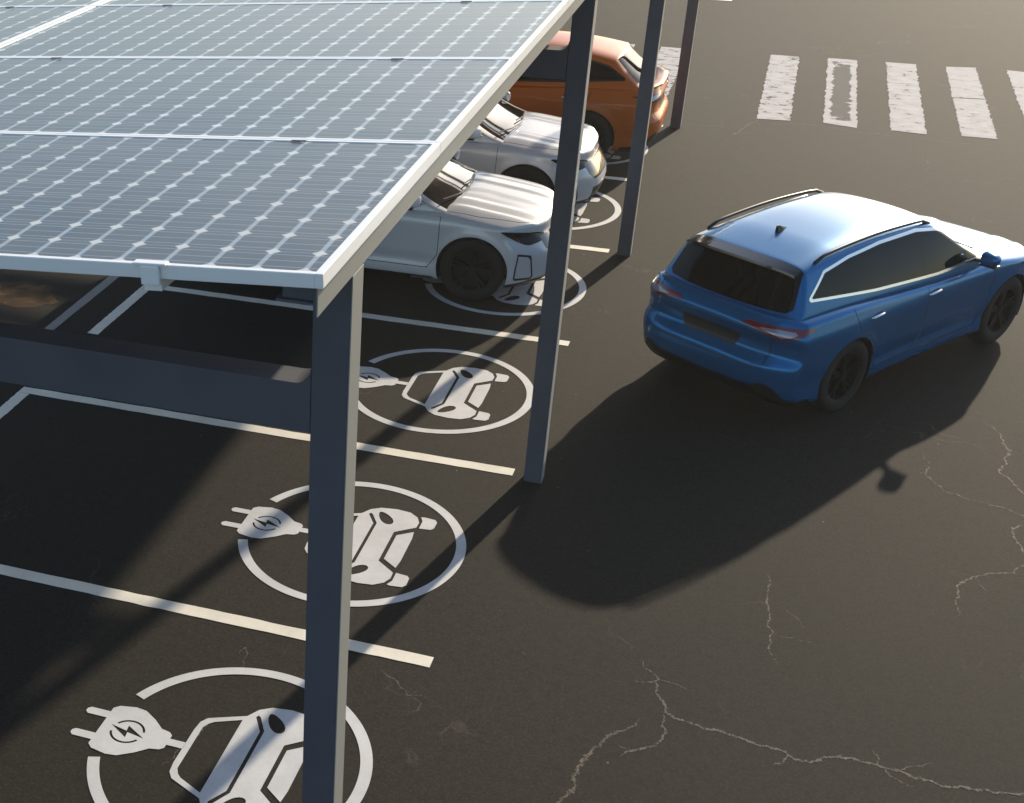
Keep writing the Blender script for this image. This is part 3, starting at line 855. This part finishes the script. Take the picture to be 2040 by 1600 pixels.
# panels
CXW = .0594 * S; CYW = .0605 * S
def make_panel():
    w, l = PX - .010, PY - .004; fr = .032
    gx0, gx1 = -w + fr * .9, -fr * .9; gy0, gy1 = fr * .75, l - fr * .75
    me = bpy.data.meshes.new('solar_panel')
    zz = -.004
    me.from_pydata([(gx0, gy0, zz), (gx1, gy0, zz), (gx1, gy1, zz), (gx0, gy1, zz)], [], [(0, 1, 2, 3)])
    uv = me.uv_layers.new(name='UVMap')
    mx = (gx0 + gx1) / 2; my = (gy0 + gy1) / 2
    for li, (x, y) in enumerate([(gx0, gy0), (gx1, gy0), (gx1, gy1), (gx0, gy1)]):
        uv.data[li].uv = ((x - mx) / CXW + 9, (y - my) / CYW + 4.5)
    me.materials.append(M['cell'])
    p = link(bpy.data.objects.new('solar_panel', me))
    mb = MB(); T_ = .055
    mb.bbox(-w, -w + fr, 0, l, -T_, 0, .003); mb.bbox(-fr, 0, 0, l, -T_, 0, .003)
    mb.bbox(-w + fr, -fr, 0, fr * .8, -T_, -.0005, .003); mb.bbox(-w + fr, -fr, l - fr * .8, l, -T_, -.0005, .003)
    mb.box(gx0, gx1, gy0, gy1, -.012, -.006)
    mb.build('panel_frame', M['alu'], p)
    return p
roof_rot = Matrix.Rotation(-R(4.1), 4, 'Y')
pan0 = make_panel()
k = 0
for c in range(2):
    for r in range(NR):
        p = pan0 if k == 0 else copy_tree(pan0)
        k += 1
        x = XR - c * PX
        p.parent = cp; p.rotation_euler = (0, -R(4.1), 0); p.location = (x, Y0 + r * PY + .002, zr(x))
# clamps along the rails at the joints and at the front edge
def make_clamp(end):
    mb = MB()
    if end:
        mb.bbox(-.065, .065, -.020, .020, .001, .011, .003); mb.bbox(-.036, .036, -.022, -.006, -.072, .0008, .004)
    else:
        mb.bbox(-.036, .036, -.042, -.029, .0005, .004, .0015)
    return mb.build('panel_clamp', M['alu'] if end else M['black'], cp)
ce = make_clamp(True); cm_ = make_clamp(False); fe = fm = True
for xr_ in XRAIL:
    for r in range(NR):
        if r == 0:
            o = ce if fe else ce.copy()
            if not fe: COL.objects.link(o)
            fe = False
        else:
            o = cm_ if fm else cm_.copy()
            if not fm: COL.objects.link(o)
            fm = False
        o.parent = cp; o.location = (xr_, Y0 + r * PY, zr(xr_)); o.rotation_euler = (0, -R(4.1), 0)

# ------------------------------------------------------------------ cars
blue = make_car('suv_car', M['blue'])
blue.location = (2.695, 6.995, 0); blue.rotation_euler = (0, 0, R(56.3))
tag(blue, 'blue SUV with black rear window and roof rails driving on the open asphalt', 'car')
w1 = make_car('suv_car', M['white'])
w1.location = (-2.66, 7.80, 0)
tag(w1, 'white SUV parked nose out in the bay next to the free charging bay', 'car', 'white cars parked under the carport')
w2 = copy_tree(w1); w2.location = (-2.62, 10.75, 0)
tag(w2, 'white SUV parked nose out between the other white car and the orange car', 'car', 'white cars parked under the carport')
og = make_car('coupe_suv_car', M['orange'], True)
og.location = (-2.27, 13.68, 0); og.rotation_euler = (0, 0, math.pi)
tag(og, 'orange coupe SUV parked tail out near the last column', 'car')

# ------------------------------------------------------------------ light and sky
HAZE = .0007
SUN_EL, SUN_AZ = 20.3, 14.2           # azimuth from +y towards +x
world = bpy.data.worlds.new('World'); sc.world = world; world.use_nodes = True
nt = world.node_tree; bg = nt.nodes['Background']
sky = nt.nodes.new('ShaderNodeTexSky'); sky.sky_type = 'NISHITA'; sky.sun_disc = False
sky.sun_elevation = R(SUN_EL); sky.sun_rotation = R(SUN_AZ)
sky.air_density = 1.0; sky.dust_density = 1.0; sky.ozone_density = 1.8
nt.links.new(sky.outputs[0], bg.inputs[0]); bg.inputs[1].default_value = .125
sl = bpy.data.lights.new('sun', 'SUN'); sl.energy = 4.6; sl.angle = R(.9); sl.color = (1.0, .86, .66)
so = link(bpy.data.objects.new('sun', sl))
dv = Vector((math.sin(R(SUN_AZ)) * math.cos(R(SUN_EL)), math.cos(R(SUN_AZ)) * math.cos(R(SUN_EL)), math.sin(R(SUN_EL))))
so.rotation_euler = dv.to_track_quat('Z', 'Y').to_euler()

# ------------------------------------------------------------------ haze: thin evening air round the whole scene
hm = bpy.data.materials.new('thin_haze'); hm.use_nodes = True; ht = hm.node_tree
for nd in list(ht.nodes):
    if nd.type == 'BSDF_PRINCIPLED': ht.nodes.remove(nd)
pv = ht.nodes.new('ShaderNodeVolumePrincipled'); pv.inputs['Color'].default_value = (.95, .95, .90, 1)
pv.inputs['Density'].default_value = HAZE; pv.inputs['Anisotropy'].default_value = .25
ht.links.new(pv.outputs[0], ht.nodes['Material Output'].inputs['Volume'])
mb = MB(); mb.box(-205, 205, -205, 205, -1, 7.2)
tag(mb.build('haze', hm), kind='stuff')

# ------------------------------------------------------------------ camera
cam = bpy.data.cameras.new('camera'); co = link(bpy.data.objects.new('camera', cam)); sc.camera = co
az, el, roll = -.3745, -.5017, -.0099
fw = Vector((math.sin(az) * math.cos(el), math.cos(az) * math.cos(el), math.sin(el)))
rt = Vector((math.cos(az), -math.sin(az), 0)); up = rt.cross(fw)
rt2 = rt * math.cos(roll) + up * math.sin(roll); up2 = -rt * math.sin(roll) + up * math.cos(roll)
mx = Matrix((rt2, up2, -fw)).transposed().to_4x4(); mx.translation = Vector((.5548, -2.7492, 2.0609)) * S
co.matrix_world = mx
cam.sensor_width = 36; cam.lens = 2837.86 / 2040 * 36
cam.shift_x = 570.8 / 2040; cam.shift_y = 126.4 / 2040
cam.clip_end = 2000; cam.clip_start = .1
sc.view_settings.view_transform = 'Standard'; sc.view_settings.look = 'None'; sc.view_settings.gamma = 1
sc.view_settings.exposure = .65
sc.cycles.max_bounces = 8
